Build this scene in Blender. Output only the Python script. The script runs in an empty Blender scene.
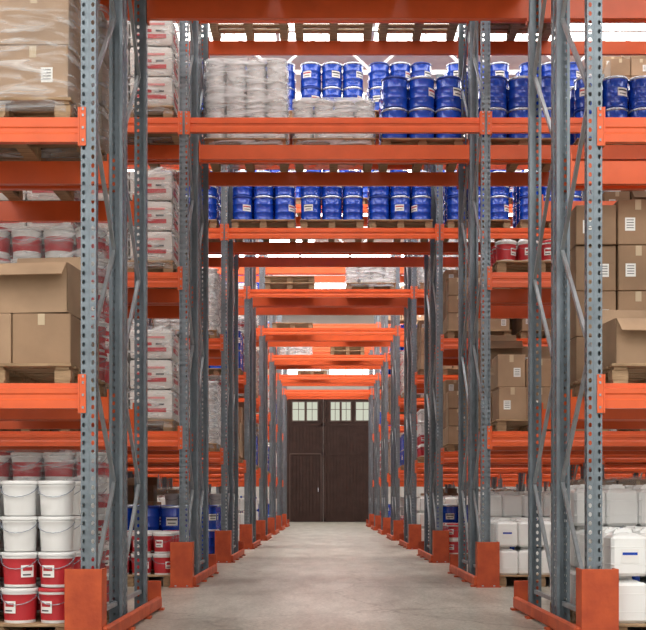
import bpy, math, random
from mathutils import Vector, Matrix, noise
random.seed(7)
sc=bpy.context.scene
sc.view_settings.view_transform='Standard'
sc.view_settings.exposure=0.1
CX=0.12; ROW0=8.4; PITCH=5.65; NROW=8
LV=[1.9,3.84,5.73,7.6]
FR=[-10.12,-7.36,-4.6,-1.84,1.84,4.6,7.36,10.12]
PY=[0.0,1.1,1.25,2.35]

# ---------------------------------------------------------------- materials
def mat(name,col,rough=0.5,metal=0.0,var=0.0,vscale=3.0,bump=0.0,bscale=30.0,col2=None,spec=0.5,stretch=(1,1,1),coat=0.0):
    m=bpy.data.materials.new(name); m.use_nodes=True
    nt=m.node_tree; b=nt.nodes['Principled BSDF']
    b.inputs['Base Color'].default_value=(*col,1); b.inputs['Roughness'].default_value=rough
    b.inputs['Metallic'].default_value=metal; b.inputs['Specular IOR Level'].default_value=spec
    b.inputs['Coat Weight'].default_value=coat
    tc=nt.nodes.new('ShaderNodeTexCoord'); mp=nt.nodes.new('ShaderNodeMapping')
    mp.inputs['Scale'].default_value=stretch
    nt.links.new(tc.outputs['Object'],mp.inputs['Vector'])
    if var>0 or col2:
        n=nt.nodes.new('ShaderNodeTexNoise'); n.inputs['Scale'].default_value=vscale; n.inputs['Detail'].default_value=6
        r=nt.nodes.new('ShaderNodeValToRGB')
        c2=col2 if col2 else tuple(c*(1-var) for c in col)
        r.color_ramp.elements[0].position=0.35; r.color_ramp.elements[1].position=0.65
        r.color_ramp.elements[0].color=(*c2,1); r.color_ramp.elements[1].color=(*col,1)
        nt.links.new(mp.outputs[0],n.inputs['Vector']); nt.links.new(n.outputs['Fac'],r.inputs['Fac'])
        nt.links.new(r.outputs[0],b.inputs['Base Color'])
    if bump>0:
        n=nt.nodes.new('ShaderNodeTexNoise'); n.inputs['Scale'].default_value=bscale; n.inputs['Detail'].default_value=4
        bp=nt.nodes.new('ShaderNodeBump'); bp.inputs['Strength'].default_value=bump; bp.inputs['Distance'].default_value=0.02
        nt.links.new(mp.outputs[0],n.inputs['Vector']); nt.links.new(n.outputs['Fac'],bp.inputs['Height'])
        nt.links.new(bp.outputs[0],b.inputs['Normal'])
    return m
def emis(name,col,s):
    m=bpy.data.materials.new(name); m.use_nodes=True; nt=m.node_tree
    nt.nodes.remove(nt.nodes['Principled BSDF'])
    e=nt.nodes.new('ShaderNodeEmission'); e.inputs[0].default_value=(*col,1); e.inputs[1].default_value=s
    nt.links.new(e.outputs[0],nt.nodes['Material Output'].inputs[0]); return m
M={}
M['steel']=mat('galvanised_steel',(0.215,0.26,0.295),0.40,0.45,var=0.22,vscale=9)
M['steel2']=mat('galvanised_brace',(0.38,0.42,0.45),0.4,0.5,var=0.2,vscale=9)
M['orange']=mat('orange_paint',(0.82,0.128,0.030),0.33,0.0,var=0.12,vscale=4,spec=0.5)
M['guard']=mat('guard_orange_paint',(0.55,0.10,0.034),0.55,0.0,col2=(0.38,0.06,0.024),vscale=5,bump=0.15,spec=0.3)
M['wood']=mat('pallet_wood',(0.46,0.31,0.18),0.8,col2=(0.26,0.165,0.09),vscale=5,bump=0.3,stretch=(1,6,6))
M['blue']=mat('blue_drum_paint',(0.008,0.065,0.50),0.22,0.1,var=0.2,vscale=4,coat=0.5)
M['blue2']=mat('blue_drum_lid',(0.006,0.035,0.27),0.3,0.1)
M['rim']=mat('drum_steel_rim',(0.6,0.66,0.76),0.25,0.7)
M['white']=mat('white_plastic',(0.78,0.78,0.77),0.35,var=0.06)
M['can']=mat('jerrycan_plastic',(0.86,0.87,0.86),0.38,var=0.05,vscale=3)
M['red']=mat('red_label',(0.52,0.03,0.04),0.4,var=0.1)
M['pink']=mat('pink_label',(0.75,0.25,0.25),0.5)
M['label']=mat('paper_label',(0.82,0.82,0.80),0.6)
M['ink']=mat('label_print',(0.06,0.06,0.07),0.6)
M['cb1']=mat('cardboard_light',(0.42,0.275,0.17),0.75,var=0.25,vscale=2.5,bump=0.25,bscale=5)
M['cb2']=mat('cardboard_mid',(0.35,0.22,0.13),0.75,var=0.25,vscale=2.5,bump=0.25,bscale=5)
M['cb3']=mat('cardboard_dark',(0.27,0.165,0.10),0.75,var=0.2,vscale=2.5,bump=0.25,bscale=5)
M['tape']=mat('packing_tape',(0.55,0.43,0.28),0.3)
M['seam']=mat('carton_seam',(0.12,0.07,0.04),0.9)
M['sack']=mat('printed_white_carton',(0.74,0.72,0.69),0.45,var=0.10,vscale=4,bump=0.12,bscale=6)
M['beige']=mat('wrapped_carton',(0.40,0.30,0.215),0.5,var=0.25,vscale=3,bump=0.15,bscale=6)
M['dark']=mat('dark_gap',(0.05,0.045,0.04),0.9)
def film(name,lo,hi,p0,p1):
    m=bpy.data.materials.new(name); m.use_nodes=True; nt=m.node_tree
    b=nt.nodes['Principled BSDF']; b.inputs['Base Color'].default_value=(0.88,0.90,0.92,1); b.inputs['Roughness'].default_value=0.14
    t=nt.nodes.new('ShaderNodeBsdfTransparent'); mx=nt.nodes.new('ShaderNodeMixShader')
    tc=nt.nodes.new('ShaderNodeTexCoord'); mp=nt.nodes.new('ShaderNodeMapping'); mp.inputs['Scale'].default_value=(1.0,1.0,5)
    mp.inputs['Rotation'].default_value=(0.2,0.3,0)
    n=nt.nodes.new('ShaderNodeTexNoise'); n.inputs['Scale'].default_value=3.0; n.inputs['Detail'].default_value=6; n.inputs['Distortion'].default_value=0.8
    r=nt.nodes.new('ShaderNodeValToRGB'); r.color_ramp.elements[0].position=p0; r.color_ramp.elements[1].position=p1
    r.color_ramp.elements[0].color=(lo,)*3+(1,); r.color_ramp.elements[1].color=(hi,)*3+(1,)
    bp=nt.nodes.new('ShaderNodeBump'); bp.inputs['Strength'].default_value=0.9; bp.inputs['Distance'].default_value=0.04
    L=nt.links.new
    L(tc.outputs['Object'],mp.inputs[0]); L(mp.outputs[0],n.inputs['Vector']); L(n.outputs['Fac'],r.inputs[0]); L(n.outputs['Fac'],bp.inputs['Height'])
    L(bp.outputs[0],b.inputs['Normal']); L(r.outputs[0],mx.inputs[0]); L(t.outputs[0],mx.inputs[1]); L(b.outputs[0],mx.inputs[2])
    L(mx.outputs[0],nt.nodes['Material Output'].inputs[0]); return m
M['film']=film('stretch_film',.07,.50,.46,.70)
M['film2']=film('stretch_film_thick',.18,.75,.42,.66)

# ---------------------------------------------------------------- mesh builder
class B:
    def __init__(s): s.v=[];s.f=[];s.m=[];s.sm=[];s.names=[]
    def mi(s,k):
        if k not in s.names: s.names.append(k)
        return s.names.index(k)
    def add(s,vs,fs,k,smooth=False,T=None):
        o=len(s.v); mi=s.mi(k)
        if T is not None: vs=[tuple(T@Vector(v)) for v in vs]
        s.v+=vs
        for f in fs: s.f.append(tuple(i+o for i in f)); s.m.append(mi); s.sm.append(smooth)
    def box(s,c,d,k,T=None,R=None):
        x,y,z=d[0]/2,d[1]/2,d[2]/2
        vs=[Vector((a*x,b*y,e*z)) for a in(-1,1) for b in(-1,1) for e in(-1,1)]
        if R is not None: vs=[R@v for v in vs]
        vs=[tuple(v+Vector(c)) for v in vs]
        s.add(vs,[(0,1,3,2),(4,6,7,5),(0,4,5,1),(2,3,7,6),(0,2,6,4),(1,5,7,3)],k,False,T)
    def cbox(s,c,d,k,ch=0.01,rz=0.0):
        h=[d[0]/2,d[1]/2,d[2]/2]; vs=[];idx={}
        R=Matrix.Rotation(rz,3,'Z')
        for a in(-1,1):
            for b in(-1,1):
                for e in(-1,1):
                    for ax in range(3):
                        p=[a*h[0],b*h[1],e*h[2]]
                        for j in range(3):
                            if j!=ax: p[j]-=(a,b,e)[j]*ch
                        idx[(a,b,e,ax)]=len(vs); vs.append(tuple(R@Vector(p)+Vector(c)))
        fs=[]
        for ax in range(3):
            o=[j for j in range(3) if j!=ax]
            for sg in(-1,1):
                q=[]
                for u,w in((-1,-1),(1,-1),(1,1),(-1,1)):
                    t=[0,0,0];t[ax]=sg;t[o[0]]=u;t[o[1]]=w; q.append(idx[(*t,ax)])
                flip=(sg==1)==(ax==1)
                fs.append(tuple(q[::-1]) if flip else tuple(q))
        for ax in range(3):
            o=[j for j in range(3) if j!=ax]
            for u in(-1,1):
                for w in(-1,1):
                    t0=[0,0,0];t1=[0,0,0];t0[ax]=-1;t1[ax]=1
                    for t in(t0,t1): t[o[0]]=u;t[o[1]]=w
                    fs.append((idx[(*t0,o[0])],idx[(*t1,o[0])],idx[(*t1,o[1])],idx[(*t0,o[1])]))
        for a in(-1,1):
            for b in(-1,1):
                for e in(-1,1): fs.append(tuple(idx[(a,b,e,x)] for x in range(3)))
        s.add(vs,fs,k)
    def lathe(s,c,prof,seg,k,kband=None,band=None,cap=True):
        vs=[];n=len(prof)
        for r,z in prof:
            for i in range(seg):
                a=2*math.pi*i/seg; vs.append((c[0]+r*math.cos(a),c[1]+r*math.sin(a),c[2]+z))
        fs=[];fb=[]
        for j in range(n-1):
            t=fb if (band and band[0]<=j<band[1]) else fs
            for i in range(seg):
                t.append((j*seg+i,j*seg+(i+1)%seg,(j+1)*seg+(i+1)%seg,(j+1)*seg+i))
        o=len(s.v); s.add(vs,fs,k,True)
        if fb:
            mi=s.mi(kband)
            for f in fb: s.f.append(tuple(i+o for i in f)); s.m.append(mi); s.sm.append(True)
        if cap: 
            mi=s.mi(k)
            s.f.append(tuple(o+(n-1)*seg+i for i in range(seg))); s.m.append(mi); s.sm.append(False)
    def bar(s,p0,p1,w,h,k):
        p0=Vector(p0);p1=Vector(p1);d=p1-p0;L=d.length
        q=d.to_track_quat('Z','X').to_matrix()
        s.box((p0+p1)/2,(w,h,L),k,R=q)
    def patch(s,c,r,z0,z1,a0,a1,k,n=5):
        vs=[]
        for i in range(n+1):
            a=a0+(a1-a0)*i/n
            for z in(z0,z1): vs.append((c[0]+r*math.cos(a),c[1]+r*math.sin(a),c[2]+z))
        s.add(vs,[(2*i,2*i+2,2*i+3,2*i+1) for i in range(n)],k,True)
    def mesh(s,name):
        me=bpy.data.meshes.new(name); me.from_pydata(s.v,[],s.f)
        for k in s.names: me.materials.append(M[k])
        me.polygons.foreach_set('material_index',s.m); me.polygons.foreach_set('use_smooth',s.sm)
        me.update(); return me
def obj(name,me,loc=(0,0,0),parent=None,rz=0):
    o=bpy.data.objects.new(name,me); sc.collection.objects.link(o); o.location=loc; o.rotation_euler=(0,0,rz)
    if parent: o.parent=parent
    return o

# ---------------------------------------------------------------- rack parts
PH=8.35
def hole_panel(b,fn,u0,u1,cells,pitch=0.065,ru=0.0105,rv=0.0155,z0=0.0,z1=PH,k='steel',cw=0.030):
    us=[u0]
    for c in cells: us+= [c-cw/2,c+cw/2]
    us.append(u1)
    for i in range(0,len(us),2):
        b.add([fn(us[i],z0),fn(us[i+1],z0),fn(us[i+1],z1),fn(us[i],z1)],[(0,1,2,3)],k)
    n=int((z1-z0)/pitch); 
    for c in cells:
        for j in range(n):
            za=z0+j*pitch; zb=za+pitch if j<n-1 else z1; zc=za+pitch/2
            vs=[fn(c-cw/2,za),fn(c+cw/2,za),fn(c+cw/2,zb),fn(c-cw/2,zb)]
            for q in range(8):
                a=math.radians(-112.5+45*q); vs.append(fn(c+ru*math.cos(a)/0.924,zc+rv*math.sin(a)/0.924))
            fs=[]
            for q in range(4):
                A=q;Bn=(q+1)%4; h0=4+2*q; h1=4+(2*q+1)%8; h2=4+(2*q+2)%8
                fs.append((A,Bn,h1,h0)); fs.append((Bn,h2,h1))
            b.add(vs,fs,k)
def post(b,x,y,sg):
    W=0.055;D=0.043
    hole_panel(b,lambda u,z:(x+u*sg,y-D*sg,z),-W,W,[-0.033,0.033],ru=.0115,rv=.017)
    hole_panel(b,lambda u,z:(x+W,y+u*sg,z),-D,D,[0.005],ru=0.014,rv=.017,cw=.034)
    hole_panel(b,lambda u,z:(x-W,y+u*sg,z),-D,D,[0.005],ru=0.014,rv=.017,cw=.034)
    for s in(-1,1):
        b.add([(x+s*W,y+D*sg,0),(x+s*0.03,y+D*sg,0),(x+s*0.03,y+D*sg,PH),(x+s*W,y+D*sg,PH)],[(0,1,2,3)],'steel')
    b.box((x,y,0.004),(0.17,0.15,0.008),'steel')
    b.box((x,y-(D+0.002)*sg,PH/2),(0.012,0.006,PH),'steel')
bu=B()
for x in FR:
    for i,y in enumerate(PY): post(bu,x,y,1 if i%2==0 else -1)
me_up=bu.mesh('rack_uprights')
bb=B()
for x in FR:
    for y0 in(0.0,1.25):
        ya=y0+0.05; yb=y0+1.05
        z=0.25; flip=False
        bb.bar((x,ya,0.2),(x,yb,0.2),0.035,0.03,'steel2')
        while z+0.95<PH:
            p=(ya,yb) if not flip else (yb,ya)
            bb.bar((x-0.012,p[0],z),(x-0.012,p[1],z+0.95),0.035,0.028,'steel2')
            z+=0.95; flip=not flip
        bb.bar((x,ya,z),(x,yb,z),0.035,0.03,'steel2')
    for z in(1.2,3.1,5.0,7.0): bb.bar((x,1.15,z),(x,1.2,z),0.05,0.05,'steel2')
me_br=bb.mesh('rack_bracing')
bm=B()
BH=0.185
PROF=[(-0.030,-BH),(-0.030,-0.125),(-0.022,-0.115),(-0.022,-0.085),(-0.030,-0.075),(-0.030,-0.040),(-0.008,-0.034),(-0.008,0),(0.030,0),(0.030,-BH)]
def beam(x0,x1,y,z,sg):
    vs=[];n=len(PROF)
    for x in(x0,x1):
        for p in PROF: vs.append((x,y+p[0]*sg,z+p[1]))
    bm.add(vs,[(i,(i+1)%n,n+(i+1)%n,n+i) for i in range(n)],'orange')
    for x,s in((x0,1),(x1,-1)):
        bm.box((x+s*0.008,y-0.012*sg,z-0.08),(0.012,0.09,0.28),'orange')
        bm.box((x-s*0.022,y-0.052*sg,z-0.08),(0.045,0.008,0.28),'orange')
        for dz in(-0.18,-0.09,0.0,0.045): bm.box((x-s*0.024,y-0.058*sg,z+dz),(0.014,0.008,0.018),'steel2')
for i in range(len(FR)-1):
    x0=FR[i]+0.06;x1=FR[i+1]-0.06
    for l,z in enumerate(LV):
        if i==3 and l<2: continue
        for j,y in enumerate(PY): beam(x0,x1,y,z,1 if j%2==0 else -1)
me_bm=bm.mesh('rack_beams')
bg=B()
for s in(-1,1):
    xc=s*1.86
    y=-0.12
    bg.cbox((xc,y,0.275),(0.27,0.014,0.55),'guard',0.003)
    bg.cbox((xc-s*0.128,y+0.09,0.275),(0.014,0.18,0.55),'guard',0.003)
    bg.cbox((xc+s*0.128,y+0.09,0.275),(0.014,0.18,0.55),'guard',0.003)
    bg.box((xc,y+0.03,0.006),(0.30,0.12,0.012),'guard')
    for dx in(-.07,.07): bg.lathe((xc+dx,y+.0,.012),[(.015,0),(.015,.015)],8,'steel2')
    bg.cbox((xc-s*0.15,1.27,0.075),(0.05,2.75,0.11),'guard',0.012)
    for yy in(0.0,0.9,1.8,2.6): bg.box((xc-s*0.15,yy,0.01),(0.10,0.10,0.02),'guard')
    bg.cbox((xc-s*0.05,2.62,0.14),(0.24,0.014,0.28),'guard',0.003)
me_gd=bg.mesh('rack_foot_guards')
for k in range(NROW):
    e=bpy.data.objects.new('pallet_rack',None); sc.collection.objects.link(e); e.location=(CX,ROW0+k*PITCH,0)
    obj('uprights',me_up,parent=e); obj('bracing',me_br,parent=e); obj('beams',me_bm,parent=e); obj('foot_guards',me_gd,parent=e)

# ---------------------------------------------------------------- pallet loads
PW=1.10; PT=0.144
def pallet(b,z=0.0):
    for i in range(7): b.cbox((0,-0.51+i*0.17,z+0.133),(PW,0.12,0.022),'wood',0.003)
    for x in(-0.48,0,0.48):
        b.box((x,0,z+0.111),(0.10,PW,0.022),'wood')
        for y in(-0.48,0,0.48): b.cbox((x,y,z+0.061),(0.12,0.12,0.078),'wood',0.004)
        b.box((x,0,z+0.011),(0.11,PW,0.022),'wood')
def drum(b,c,r,h,lab=True):
    p=[(r*.96,0),(r,.01),(r,.02),(r*.975,.03),(r*.975,h*.31),(r*1.0,h*.33),(r*.975,h*.35),(r*.975,h*.64),(r*1.0,h*.66),(r*.975,h*.68),(r*.975,h-.035)]
    b.lathe(c,p,24,'blue',cap=False)
    b.lathe(c,[(r*.975,h-.035),(r*1.02,h-.03),(r*1.02,h-.008),(r*.97,h)],24,'rim' if random.random()<.6 else 'blue2',cap=False)
    b.lathe(c,[(r*.97,h),(r*.93,h-.006),(r*.9,h-.012)],24,'blue2')
    b.lathe((c[0]+r*.5,c[1],c[2]+h-.012),[(.03,0),(.03,.015)],10,'rim')
    if lab:
        a=-math.pi/2+random.uniform(-1.0,1.0)
        b.patch(c,r*.99,h*.37,h*.63,a-.45,a+.45,'label'); 
        b.patch(c,r*.995,h*.53,h*.58,a-.4,a+.4,'red' if random.random()<.5 else 'ink')
        b.patch(c,r*.995,h*.43,h*.46,a-.3,a+.3,'ink')
def shell(b,w,d,z0,z1,seed=0,k='film'):
    n=16;rows=14;per=[]
    for i in range(4*n):
        s=i//n;t=(i%n)/n*2-1
        P=[(t,-1),(1,t),(-t,1),(-1,-t)][s]
        x,y=P
        q=(abs(x)**10+abs(y)**10)**(1/10.)
        per.append((x/q*w/2,y/q*d/2))
    vs=[]
    for j in range(rows+1):
        z=z0+(z1-z0)*j/rows
        for x,y in per:
            nn=noise.noise(Vector((x*3+seed,y*3,z*7)))*0.014
            f=1+nn/(w/2); vs.append((x*f,y*f,z))
    N=len(per)
    fs=[(j*N+i,j*N+(i+1)%N,(j+1)*N+(i+1)%N,(j+1)*N+i) for j in range(rows) for i in range(N)]
    fs.append(tuple(rows*N+i for i in range(N)))
    b.add(vs,fs,k,True)
def bucket(b,c,r,h,style):
    rb=r*.86
    p=[(rb,0),(rb+.002,.02),(rb+(r-rb)*.2,h*.2),(rb+(r-rb)*.62,h*.66),(r*.97,h*.8),(r*1.0,h*.82),(r*1.0,h*.86),(r*.96,h*.88)]
    b.lathe(c,p,20,'white',kband='red',band=(2,3) if style==1 else ((1,4) if style==2 else None),cap=False)
    b.lathe((c[0],c[1],c[2]+h*.88),[(r*1.03,0),(r*1.04,h*.06),(r*.98,h*.1),(r*.93,h*.1),(r*.92,h*.07)],20,'red' if (style and random.random()<.2) else 'white')
    a=-math.pi/2+random.uniform(-.8,.8)
    if style==2:
        b.patch(c,r*.965,h*.28,h*.62,a-.4,a+.4,'label'); b.patch(c,r*.97,h*.46,h*.56,a-.3,a+.3,'red'); b.patch(c,r*.97,h*.33,h*.37,a-.3,a+.2,'ink')
    for i in range(8):
        t0=math.pi*i/8;t1=math.pi*(i+1)/8
        f=lambda t:(c[0]+r*1.02*math.cos(t+math.pi),c[1]-r*1.02*abs(math.sin(t))*0.98-0.004,c[2]+h*.82-h*.30*math.sin(t))
        b.bar(f(t0),f(t1),.005,.005,'rim')
def can(b,c,w,d,h,capk):
    b.cbox((c[0],c[1],c[2]+h*.43),(w,d,h*.86),'can',0.022)
    for q in(.25,.62): b.cbox((c[0],c[1],c[2]+h*q),(w*1.012,d*1.012,h*.02),'can',0.002)
    x,y,z=c; z0=z+h*.85; z1=z+h*.91
    a,e=w/2-.03,d/2-.03
    vs=[(x-a,y-e,z0),(x+a,y-e,z0),(x+a,y+e,z0),(x-a,y+e,z0),(x-a*.6,y-e*.5,z1),(x+a*.6,y-e*.5,z1),(x+a*.6,y+e*.5,z1),(x-a*.6,y+e*.5,z1)]
    b.add(vs,[(0,1,5,4),(1,2,6,5),(2,3,7,6),(3,0,4,7),(4,5,6,7)],'can')
    b.bar((x-w*.30,y,z0+.01),(x-w*.22,y,z+h*.97),.03,.03,'can')
    b.bar((x-w*.22,y,z+h*.97),(x+w*.10,y,z+h*.97),.03,.03,'can')
    b.bar((x+w*.10,y,z+h*.97),(x+w*.12,y,z0+.02),.03,.03,'can')
    b.lathe((x+w*.30,y,z0),[(.028,0),(.028,h*.09),(.032,h*.09),(.032,h*.14)],12,capk)
    if random.random()<.12:
        b.box((x,y-d/2-.003,z+h*.43),(.13,.003,.10),'label'); b.box((x,y-d/2-.005,z+h*.48),(.11,.002,.02),'blue')
def carton(b,c,d,rz=0,lab=True,k=None,flaps=False):
    k=k or random.choice(['cb1','cb1','cb2','cb3'])
    R=Matrix.Rotation(rz,3,'Z')
    def q(off,dd,kk,R2=None):
        b.box(Vector(c)+R@Vector(off),dd,kk,R=(R@R2 if R2 is not None else R))
    if flaps:
        t=.008
        for s in(-1,1):
            q((s*(d[0]/2-t/2),0,0),(t,d[1],d[2]),k); q((0,s*(d[1]/2-t/2),0),(d[0],t,d[2]),k)
        q((0,0,-d[2]/2+.01),(d[0]-.01,d[1]-.01,.01),k)
        q((0,0,d[2]/2-.06),(d[0]-.03,d[1]-.03,.01),'seam')
        for s,a in((-1,2.3),(1,.35)):
            L=d[1]*.34
            q((0,s*(d[1]/2+math.sin(a)*L/2),d[2]/2+math.cos(a)*L/2-.002),(d[0]-.01,.006,L),k,Matrix.Rotation(-s*a,3,'X'))
        return
    b.cbox(c,d,k,0.006,rz)
    q((0,0,d[2]/2+.001),(d[0]*.98,.05,.003),'tape'); 
    q((0,-d[1]/2-.001,d[2]*.38),(.05,.003,d[2]*.22),'tape')
    q((0,0,d[2]/2+.0005),(d[0]*.99,.006,.003),'seam')
    if lab:
        s=random.choice([-1,1])
        q((s*d[0]*.2,-d[1]/2-.001,-d[2]*.05),(.085,.003,.11),'label')
        for i in range(4): q((s*d[0]*.2,-d[1]/2-.003,-d[2]*.05+.035-.022*i),(.06,.002,.006),'ink')
def rsack(b,c,d,seed,k='sack'):
    n=8;vs=[];fs=[]
    def P(u,v,ax,sg):
        p=[0,0,0];o=[j for j in range(3) if j!=ax]
        p[ax]=sg;p[o[0]]=u;p[o[1]]=v
        q=sum(abs(t)**14 for t in p)**(1/14.)
        p=[t/q for t in p]
        w=Vector((p[0]*d[0]/2,p[1]*d[1]/2,p[2]*d[2]/2))
        w*=1+0.03*noise.noise(w*6+Vector((seed*3.1,0,0)))
        return tuple(w+Vector(c))
    for ax in range(3):
        for sg in(-1,1):
            o=len(vs)
            for i in range(n+1):
                for j in range(n+1): vs.append(P(i/n*2-1,j/n*2-1,ax,sg))
            for i in range(n):
                for j in range(n):
                    f=(o+i*(n+1)+j,o+(i+1)*(n+1)+j,o+(i+1)*(n+1)+j+1,o+i*(n+1)+j+1)
                    fs.append(f if (sg==1)!=(ax==1) else f[::-1])
    b.add(vs,fs,k,True)

def L_drums(tiers=2,wrap=False,seed=0):
    random.seed(seed); b=B(); pallet(b); r=.178
    for t in range(tiers):
        for i in range(3):
            for j in range(3): drum(b,(-.363+i*.363,-.363+j*.363,PT+t*.422),r,.42,random.random()<.7)
    return b.mesh('drums_load')
def L_buckets(tiers=4,style=(1,2),wrap=False,seed=0,fk='film'):
    random.seed(seed); b=B(); pallet(b)
    for t in range(tiers):
        for i in range(4):
            for j in range(4):
                if 0<j<3 and 0<i<3 and t<tiers-1: continue
                st=style[0] if (t>=tiers-2 and len(style)>1) else style[-1]
                bucket(b,(-.408+i*.272,-.408+j*.272,PT+t*.263),.132,.262,st)
    if wrap: shell(b,1.12,1.12,PT*.4,PT+.263*tiers+.015,seed,fk)
    return b.mesh('buckets_load')
def L_cartons(tiers=3,nx=3,wrap=False,seed=0,h=.36,k=None,lab=True,drop=0,j_=.02):
    random.seed(seed); b=B(); pallet(b)
    w=1.06/nx
    for t in range(tiers):
        for i in range(nx):
            for j in range(2):
                if t==tiers-1 and drop and random.random()<drop: continue
                hh=h-.004-(random.choice([0,0,.05,.09]) if (t==tiers-1 and not wrap) else 0)
                carton(b,(-.53+w*(i+.5)+random.uniform(-.006,.006),-.265+j*.53+random.uniform(-.015,.015),PT+h*t+hh/2),(w-.014,.51,hh),random.uniform(-j_,j_),lab and random.random()<.8,k,flaps=(t==tiers-1 and drop>0 and random.random()<.4))
    if wrap: shell(b,1.13,1.13,PT*.3,PT+h*tiers+.015,seed)
    return b.mesh('cartons_load')
def L_sacks(tiers=3,seed=0,k='sack',h=.37):
    random.seed(seed); b=B(); pallet(b)
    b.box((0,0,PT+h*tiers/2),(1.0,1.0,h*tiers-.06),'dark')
    for t in range(tiers):
        for i in range(2):
            for j in range(2):
                c=(-.27+i*.54,-.27+j*.54,PT+h*(t+.5)); rsack(b,c,(.535,.535,h*.985),seed+t*9+i*3+j,k)
                if k=='sack':
                    s=(-1,1)[j]; sx=(-1,1)[i]
                    for a,zz,ww,hh,kk in((0,-.07,.38,.05,'red'),(-.08,.0,.18,.035,'red'),(.11,.0,.10,.02,'ink'),(.04,.08,.26,.025,'pink'),(-.1,.12,.12,.012,'ink')):
                        b.box((c[0]+a,c[1]+s*.27,c[2]+zz),(ww,.008,hh),kk)
                        b.box((c[0]+sx*.27,c[1]+a,c[2]+zz),(.008,ww,hh),kk)
                else:
                    b.box((c[0],c[1]-.27,c[2]+.0),(.05,.008,h*.9),'tape')
    shell(b,1.15,1.15,PT*.3,PT+h*tiers+.03,seed)
    return b.mesh('sacks_load')
def L_cans(tiers=2,seed=0):
    random.seed(seed); b=B(); pallet(b)
    for t in range(tiers):
        for i in range(4):
            for j in range(4): can(b,(-.41+i*.273,-.41+j*.273,PT+t*.345),.268,.258,.345,'white' if random.random()<.5 else 'blue')
    return b.mesh('jerrycans_load')
def L_empty(n=3,seed=0):
    b=B()
    for t in range(n): pallet(b,t*.146)
    return b.mesh('empty_pallets')
def L_boxpile():
    random.seed(3); b=B(); pallet(b)
    H=.375
    for i in range(2):
        for j in range(2): carton(b,(.325-i*.45+(.01 if j else 0),-.28+j*.5,PT+H/2),(.43,.47,H-.004),0.05*(i-.5),False,'cb1' if i else 'cb2')
    carton(b,(.25,-.27,PT+H*1.5),(.58,.47,H-.01),-.10,False,'cb1',flaps=True)
    carton(b,(-.35,-.26,PT+H*1.5),(.5,.47,H-.01),.04,True,'cb2')
    return b.mesh('cartons_load')
def L_onetier():
    random.seed(5); b=B(); pallet(b)
    carton(b,(-.29,-.26,PT+.17),(.48,.46,.34),.10,True,'cb1',flaps=True); carton(b,(.22,-.26,PT+.15),(.44,.46,.30),-.04,False,'cb2')
    carton(b,(-.1,.27,PT+.16),(.46,.46,.32),.0,False,'cb3')
    return b.mesh('cartons_load')
G={
 'dr':('pallet_of_blue_drums',[L_drums(2,False,1),L_drums(2,False,2),L_drums(2,False,3)]),
 'bk4':('pallet_of_paint_buckets',[L_buckets(4,(0,2),False,5)]),
 'bk5':('wrapped_pallet_of_paint_buckets',[L_buckets(5,(1,2),True,6)]),
 'bk2':('pallet_of_paint_buckets',[L_buckets(2,(2,),False,7)]),
 'bk1':('pallet_of_paint_buckets',[L_buckets(1,(2,),False,8)]),
 'bw':('wrapped_pallet_of_white_buckets',[L_buckets(4,(0,),True,9,'film2')]),
 'bw1':('wrapped_pallet_of_white_buckets',[L_buckets(2,(0,),True,10,'film2')]),
 'ct':('pallet_of_cartons',[L_cartons(3,3,False,11,drop=.3,j_=.04),L_cartons(3,2,False,12,.38,drop=.5,j_=.05),L_cartons(4,3,False,13,.3,drop=.3)]),
 'ct4':('pallet_of_cartons',[L_cartons(4,3,False,14,.385,'cb2')]),
 'ct2':('pallet_of_cartons',[L_cartons(2,3,False,15,.4)]),
 'cw':('wrapped_pallet_of_cartons',[L_cartons(3,2,True,16,.40,'cb1'),L_sacks(3,17,'beige',.4)]),
 'sk':('wrapped_pallet_of_printed_cartons',[L_sacks(3,18),L_sacks(3,19)]),
 'jc':('pallet_of_jerrycans',[L_cans(2,20)]),
 'jc3':('pallet_of_jerrycans',[L_cans(3,21)]),
 'em':('stack_of_empty_pallets',[L_empty(2)]),
 'e1':('empty_pallet',[L_empty(1)]),
 'pile':('pallet_of_cartons',[L_boxpile()]),
 'one':('pallet_of_cartons',[L_onetier()]),
}
cnt={}
def put(key,row,x,lev,rear=False,rot=None,dy=0.0):
    nm,ms=G[key]; i=cnt.get(key,0); cnt[key]=i+1
    z=0.0 if lev==0 else LV[lev-1]
    y=ROW0+row*PITCH+(1.25 if rear else 0)+.55+dy
    obj(nm,ms[i%len(ms)],(CX+x,y,z))
XS=[2.52,3.78]
T=[-1.18,0.0,1.18]
Lp={
 (0,0):('bk4','bk5'),(0,1):('pile','bk5'),(0,2):('cw','cw'),
 (1,0):('bk2','dr'),(1,1):('sk','sk'),(1,2):('sk','cw'),(1,3):('sk','sk'),(1,4):('cw',None),
 (2,0):('dr','bk4'),(2,1):('bw','bk5'),(2,2):('bw',None),(2,3):('dr','cw'),(2,4):('dr',None)}
Rp={
 (0,0):('jc','jc3'),(0,1):('one','ct4'),(0,2):(None,None),(0,3):(None,None),
 (1,0):('jc','jc3'),(1,1):('ct2','ct'),(1,2):('bk1',None),(1,3):(None,'dr'),(1,4):('e1','ct'),
 (2,0):('bk2','dr'),(2,1):('ct','ct'),(2,2):('ct','cw'),(2,3):('dr',None),(2,4):('dr',None)}
rnd=random.Random(42)
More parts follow.
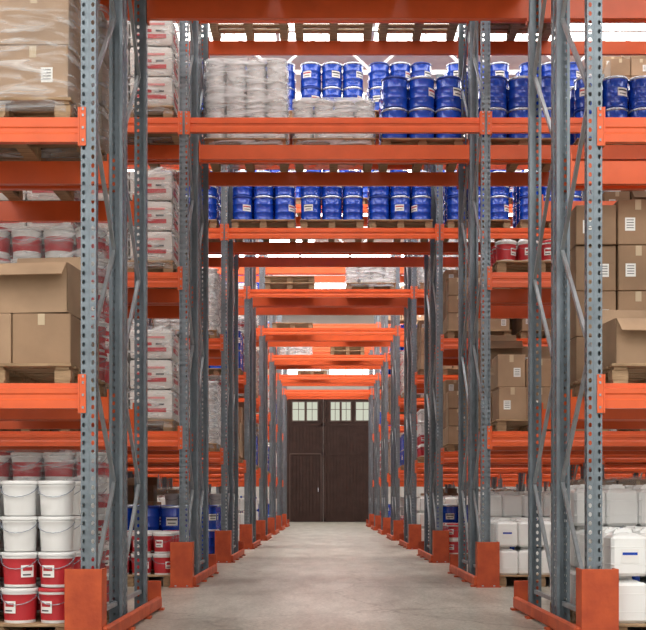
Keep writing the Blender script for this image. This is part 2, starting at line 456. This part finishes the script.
for row in range(NROW):
    for lev in range(5):
        for side,P in((-1,Lp),(1,Rp)):
            if (row,lev) in P: f,r=P[(row,lev)]
            else:
                pool=['bk4','dr','ct','cw','bw','jc','sk','bk5'] if lev else ['bk4','dr','jc','bk2','jc3']
                if lev==4: pool=[None,None,'ct','dr','e1']
                if lev==3: pool=['cw','bw','ct',None,'dr']
                f=rnd.choice(pool); r=rnd.choice(pool) if rnd.random()<.5 else None
            if f: put(f,row,side*XS[0],lev)
            if r: put(r,row,side*XS[0],lev,True)
            if row>=1:
                top=(row==1 and lev==3 and side==1)
                if f and rnd.random()<.85: put(f,row,side*XS[1],lev)
                if lev<4 and rnd.random()<.6: put('dr' if top else rnd.choice(['dr','ct','cw','sk','bk4']),row,side*XS[1],lev,True)
                elif top: put('dr',row,side*XS[1],lev,True)
                if lev<4 and rnd.random()<.8: put('dr' if top else rnd.choice(['dr','ct','cw','sk','bk4']),row,side*5.3,lev)
                if lev<4 and rnd.random()<.7 : put(rnd.choice(['dr','ct','cw','sk','bk4']),row,side*6.56,lev)
for x,k in zip(T,('cw','bw','cw')): put(k,0,x,3,True)
for x,k in zip(T,('bw','bw1','dr')): put(k,1,x,3,True)
for x in T: put('dr',2,x,3); put('dr',2,x,4)
put('dr',2,T[2],4,True)
put('em',3,-.9,3); put('bw1',3,.9,3); put('e1',3,0,3,True)
put('e1',4,-1,3); put('e1',4,1,3,True); put('em',5,.6,3); put('e1',6,-.6,3); put('bw1',5,-1.1,3,True)
put('dr',3,T[0],4); put('dr',3,T[1],4); put('dr',3,T[2],4); put('e1',1,T[2],4,True); put('e1',1,T[0],4,True); put('e1',1,T[1],4,True)
put('ct',3,5.3,4); put('ct',2,5.3,4); put('dr',2,6.56,4)

# ---------------------------------------------------------------- room shell
YB=-9.0; YF=61.0; XH=13.0; ZC=11.0
M['wall']=mat('wall_paint',(0.50,0.485,0.46),0.8,var=0.12,vscale=0.6,bump=0.05)
M['ceil']=mat('ceiling_sheet',(0.66,0.66,0.65),0.6,var=0.08)
M['sky']=emis('skylight_daylight',(1.0,0.97,0.925),5.3)
M['sky2']=emis('skylight_daylight_bright',(1.0,0.965,0.91),8.5)
M['win']=emis('window_daylight',(1.0,0.975,0.94),2.2)  # glow for the unseen rear windows, added as frontal fill
M['winf']=emis('window_daylight_far',(1.0,0.975,0.94),5.0)
M['tube']=emis('lamp_tube',(1,0.97,0.92),8.0)
M['gate']=mat('gate_brown_paint',(0.050,0.027,0.022),0.65,var=0.3,vscale=3,bump=0.1,spec=.2)
M['gate2']=mat('gate_frame_paint',(0.085,0.052,0.043),0.55)
M['pane']=emis('gate_window_pane',(0.72,0.74,0.60),0.8)
fm=bpy.data.materials.new('concrete_floor'); fm.use_nodes=True; nt=fm.node_tree; b=nt.nodes['Principled BSDF']; L=nt.links.new
tc=nt.nodes.new('ShaderNodeTexCoord')
n1=nt.nodes.new('ShaderNodeTexNoise'); n1.inputs['Scale'].default_value=1.1; n1.inputs['Detail'].default_value=10; n1.inputs['Roughness'].default_value=0.72
n2=nt.nodes.new('ShaderNodeTexNoise'); n2.inputs['Scale'].default_value=26; n2.inputs['Detail'].default_value=6; n2.inputs['Roughness'].default_value=.7
mp=nt.nodes.new('ShaderNodeMapping'); mp.inputs['Scale'].default_value=(1.8,0.5,1)
r1=nt.nodes.new('ShaderNodeValToRGB'); r1.color_ramp.elements[0].position=.34; r1.color_ramp.elements[1].position=.64
r1.color_ramp.elements[0].color=(.26,.235,.19,1); r1.color_ramp.elements[1].color=(.54,.51,.445,1)
r2=nt.nodes.new('ShaderNodeValToRGB'); r2.color_ramp.elements[0].position=.36; r2.color_ramp.elements[1].position=.54
r2.color_ramp.elements[0].color=(.5,.5,.5,1); r2.color_ramp.elements[1].color=(1,1,1,1)
mm=nt.nodes.new('ShaderNodeMixRGB'); mm.blend_type='MULTIPLY'; mm.inputs[0].default_value=1
vo=nt.nodes.new('ShaderNodeTexVoronoi'); vo.feature='DISTANCE_TO_EDGE'; vo.inputs['Scale'].default_value=.45
wn=nt.nodes.new('ShaderNodeTexNoise'); wn.inputs['Scale'].default_value=2.5; wn.inputs['Detail'].default_value=5
ad=nt.nodes.new('ShaderNodeMixRGB'); ad.blend_type='ADD'; ad.inputs[0].default_value=.5
r3=nt.nodes.new('ShaderNodeValToRGB'); r3.color_ramp.elements[0].position=0; r3.color_ramp.elements[1].position=.012
r3.color_ramp.elements[0].color=(.55,.53,.5,1); r3.color_ramp.elements[1].color=(1,1,1,1)
m3=nt.nodes.new('ShaderNodeMixRGB'); m3.blend_type='MULTIPLY'; m3.inputs[0].default_value=1
L(tc.outputs['Object'],wn.inputs['Vector']); L(tc.outputs['Object'],ad.inputs[1]); L(wn.outputs['Color'],ad.inputs[2]); L(ad.outputs[0],vo.inputs['Vector']); L(vo.outputs['Distance'],r3.inputs[0])
L(tc.outputs['Object'],mp.inputs[0]); L(mp.outputs[0],n1.inputs['Vector']); L(tc.outputs['Object'],n2.inputs['Vector'])
L(n1.outputs['Fac'],r1.inputs[0]); L(n2.outputs['Fac'],r2.inputs[0]); L(r1.outputs[0],mm.inputs[1]); L(r2.outputs[0],mm.inputs[2])
L(mm.outputs[0],m3.inputs[1]); L(r3.outputs[0],m3.inputs[2]); L(m3.outputs[0],b.inputs['Base Color'])
b.inputs['Roughness'].default_value=.33
bp=nt.nodes.new('ShaderNodeBump'); bp.inputs['Strength'].default_value=.2; bp.inputs['Distance'].default_value=.008
L(n2.outputs['Fac'],bp.inputs['Height']); L(bp.outputs[0],b.inputs['Normal'])
M['floor']=fm
def simple(name,items,parent=None):
    b=B()
    for c,d,k in items: b.box(c,d,k)
    return obj(name,b.mesh(name),parent=parent)
YM=(YB+YF)/2; YL=YF-YB
simple('floor',[((0,YM,-.1),(2*XH+.4,YL+.4,.2),'floor')])
simple('wall_left',[((-XH-.1,YM,ZC/2),(.2,YL+.4,ZC),'wall')])
simple('wall_right',[((XH+.1,YM,ZC/2),(.2,YL+.4,ZC),'wall')])
simple('wall_rear',[((0,YB-.1,ZC/2),(2*XH,.2,ZC),'wall')])
simple('wall_far',[((0,YF+.1,ZC/2),(2*XH,.2,ZC),'wall')])
simple('ceiling',[((0,YM,ZC+.1),(2*XH+.4,YL+.4,.2),'ceil')])
ys=[YB+2.5,YB+7.0,YB+11.5]+[ROW0+k*PITCH+2.35+1.65 for k in range(NROW)]  # first three skylights are out of view, added to light the fronts of things
for i,y in enumerate(ys):
    simple('skylight',[((0,y,ZC-.045),(22,2.6,.04),'sky2' if i>=5 else 'sky')]+[((x,y,ZC-.087),(.08,2.7,.12),'ceil') for x in range(-11,12,2)])
bt=B()
for k in range(NROW+1):
    y=ROW0+k*PITCH-1.6
    for zz in(9.9,10.8): bt.bar((-XH+.02,y,zz),(XH-.02,y,zz),.1,.08,'ceil')
    for i in range(-12,12): bt.bar((i,y,9.9 if i%2 else 10.8),(i+1,y,10.8 if i%2 else 9.9),.05,.05,'ceil')
obj('roof_trusses',bt.mesh('roof_trusses'))
for i in range(6):
    x=-10+i*4
    simple('window_%d'%(i+1),[((x,YF-.03,9.0),(3.6,.06,2.6),'winf')]+[((x-1.8+j*.9,YF-.08,9.0),(.07,.05,2.7),'wall') for j in range(5)]+[((x,YF-.08,z),(3.7,.05,.07),'wall') for z in(7.7,9.0,10.3)])
for i in range(5):
    x=-10+i*5
    simple('window_%d'%(i+7),[((x,YB+.03,6.0),(4,.06,6),'win')]+[((x-2+j*1,YB+.08,6.0),(.07,.05,6),'wall') for j in range(5)]+[((x,YB+.08,z),(4.1,.05,.08),'wall') for z in(3,5,7,9)])  # unseen glowing panes behind the camera, added to light the rack fronts
gx=.12; gt=6.75
ge=bpy.data.objects.new('door_1',None); sc.collection.objects.link(ge); ge.location=(gx,YF,0)
def gate(x0,x1,name,panes,wicket=False):
    b=B(); w=x1-x0
    b.box(((x0+x1)/2,-.05,gt/2),(w,.06,gt),'gate')
    n=int(w/.17)
    for i in range(n):
        b.cbox((x0+w*(i+.5)/n,-.09,gt/2),(w/n-.02,.03,gt-.05),'gate',.006)
    for x in(x0+.06,x1-.06): b.box((x,-.12,gt/2),(.12,.03,gt),'gate')
    for z in(.1,3.6,5.15,gt-.08): b.box(((x0+x1)/2,-.12,z),(w,.03,.14),'gate')
    for px,pw in panes:
        b.box((px,-.12,5.85),(pw+.1,.04,1.08),'gate2'); b.box((px,-.145,5.85),(pw,.02,.96),'pane')
        b.box((px,-.16,5.85),(.03,.02,.96),'gate2'); b.box((px,-.16,5.95),(pw,.02,.03),'gate2')
    if wicket:
        wx0,wx1=x1-1.75,x1-.1
        for x in(wx0,wx1): b.box((x,-.15,1.8),(.045,.03,3.6),'gate2')
        b.box(((wx0+wx1)/2,-.15,3.6),(wx1-wx0,.03,.05),'gate2')
        b.box((wx1-.15,-.18,1.7),(.05,.06,.22),'rim')
    obj(name,b.mesh(name),parent=ge)
gate(-2.5,-.23,'leaf_left',[(-1.52,.62),(-.80,.55)],True)
gate(-.19,2.6,'leaf_right',[(.42,.46),(1.0,.46),(1.9,.75)])
bf=B(); bf.box((.05,-.05,gt+.1),(5.5,.16,.2),'gate2')
for x in(-2.62,2.72): bf.box((x,-.05,gt/2),(.2,.16,gt),'gate2')
obj('frame',bf.mesh('frame'),parent=ge)
for k in range(NROW):
    y=ROW0+(k+1)*PITCH-1.6
    for x in(-7,-1.2,5):
        b=B(); b.cbox((0,0,.05),(1.6,.26,.07),'white',.02)
        for yy in(-.07,.07): b.box((0,yy,.0),(1.5,.05,.04),'tube')
        for xx in(-.6,.6): b.bar((xx,0,.08),(xx,0,.85),.012,.012,'steel2')
        obj('hanging_lamp',b.mesh('lamp'),(x+CX,y,9.0))

# ---------------------------------------------------------------- world, camera
w=bpy.data.worlds.new('w'); sc.world=w; w.use_nodes=True
w.node_tree.nodes['Background'].inputs[0].default_value=(.9,.95,1,1); w.node_tree.nodes['Background'].inputs[1].default_value=.6
cam=bpy.data.cameras.new('camera'); co=bpy.data.objects.new('camera',cam); sc.collection.objects.link(co)
co.location=(0,0,1.03); co.rotation_euler=(math.pi/2,0,0)
cam.lens=36*1150/646; cam.sensor_width=36; cam.shift_x=-2/646; cam.shift_y=187.4/646; cam.clip_end=200
sc.camera=co
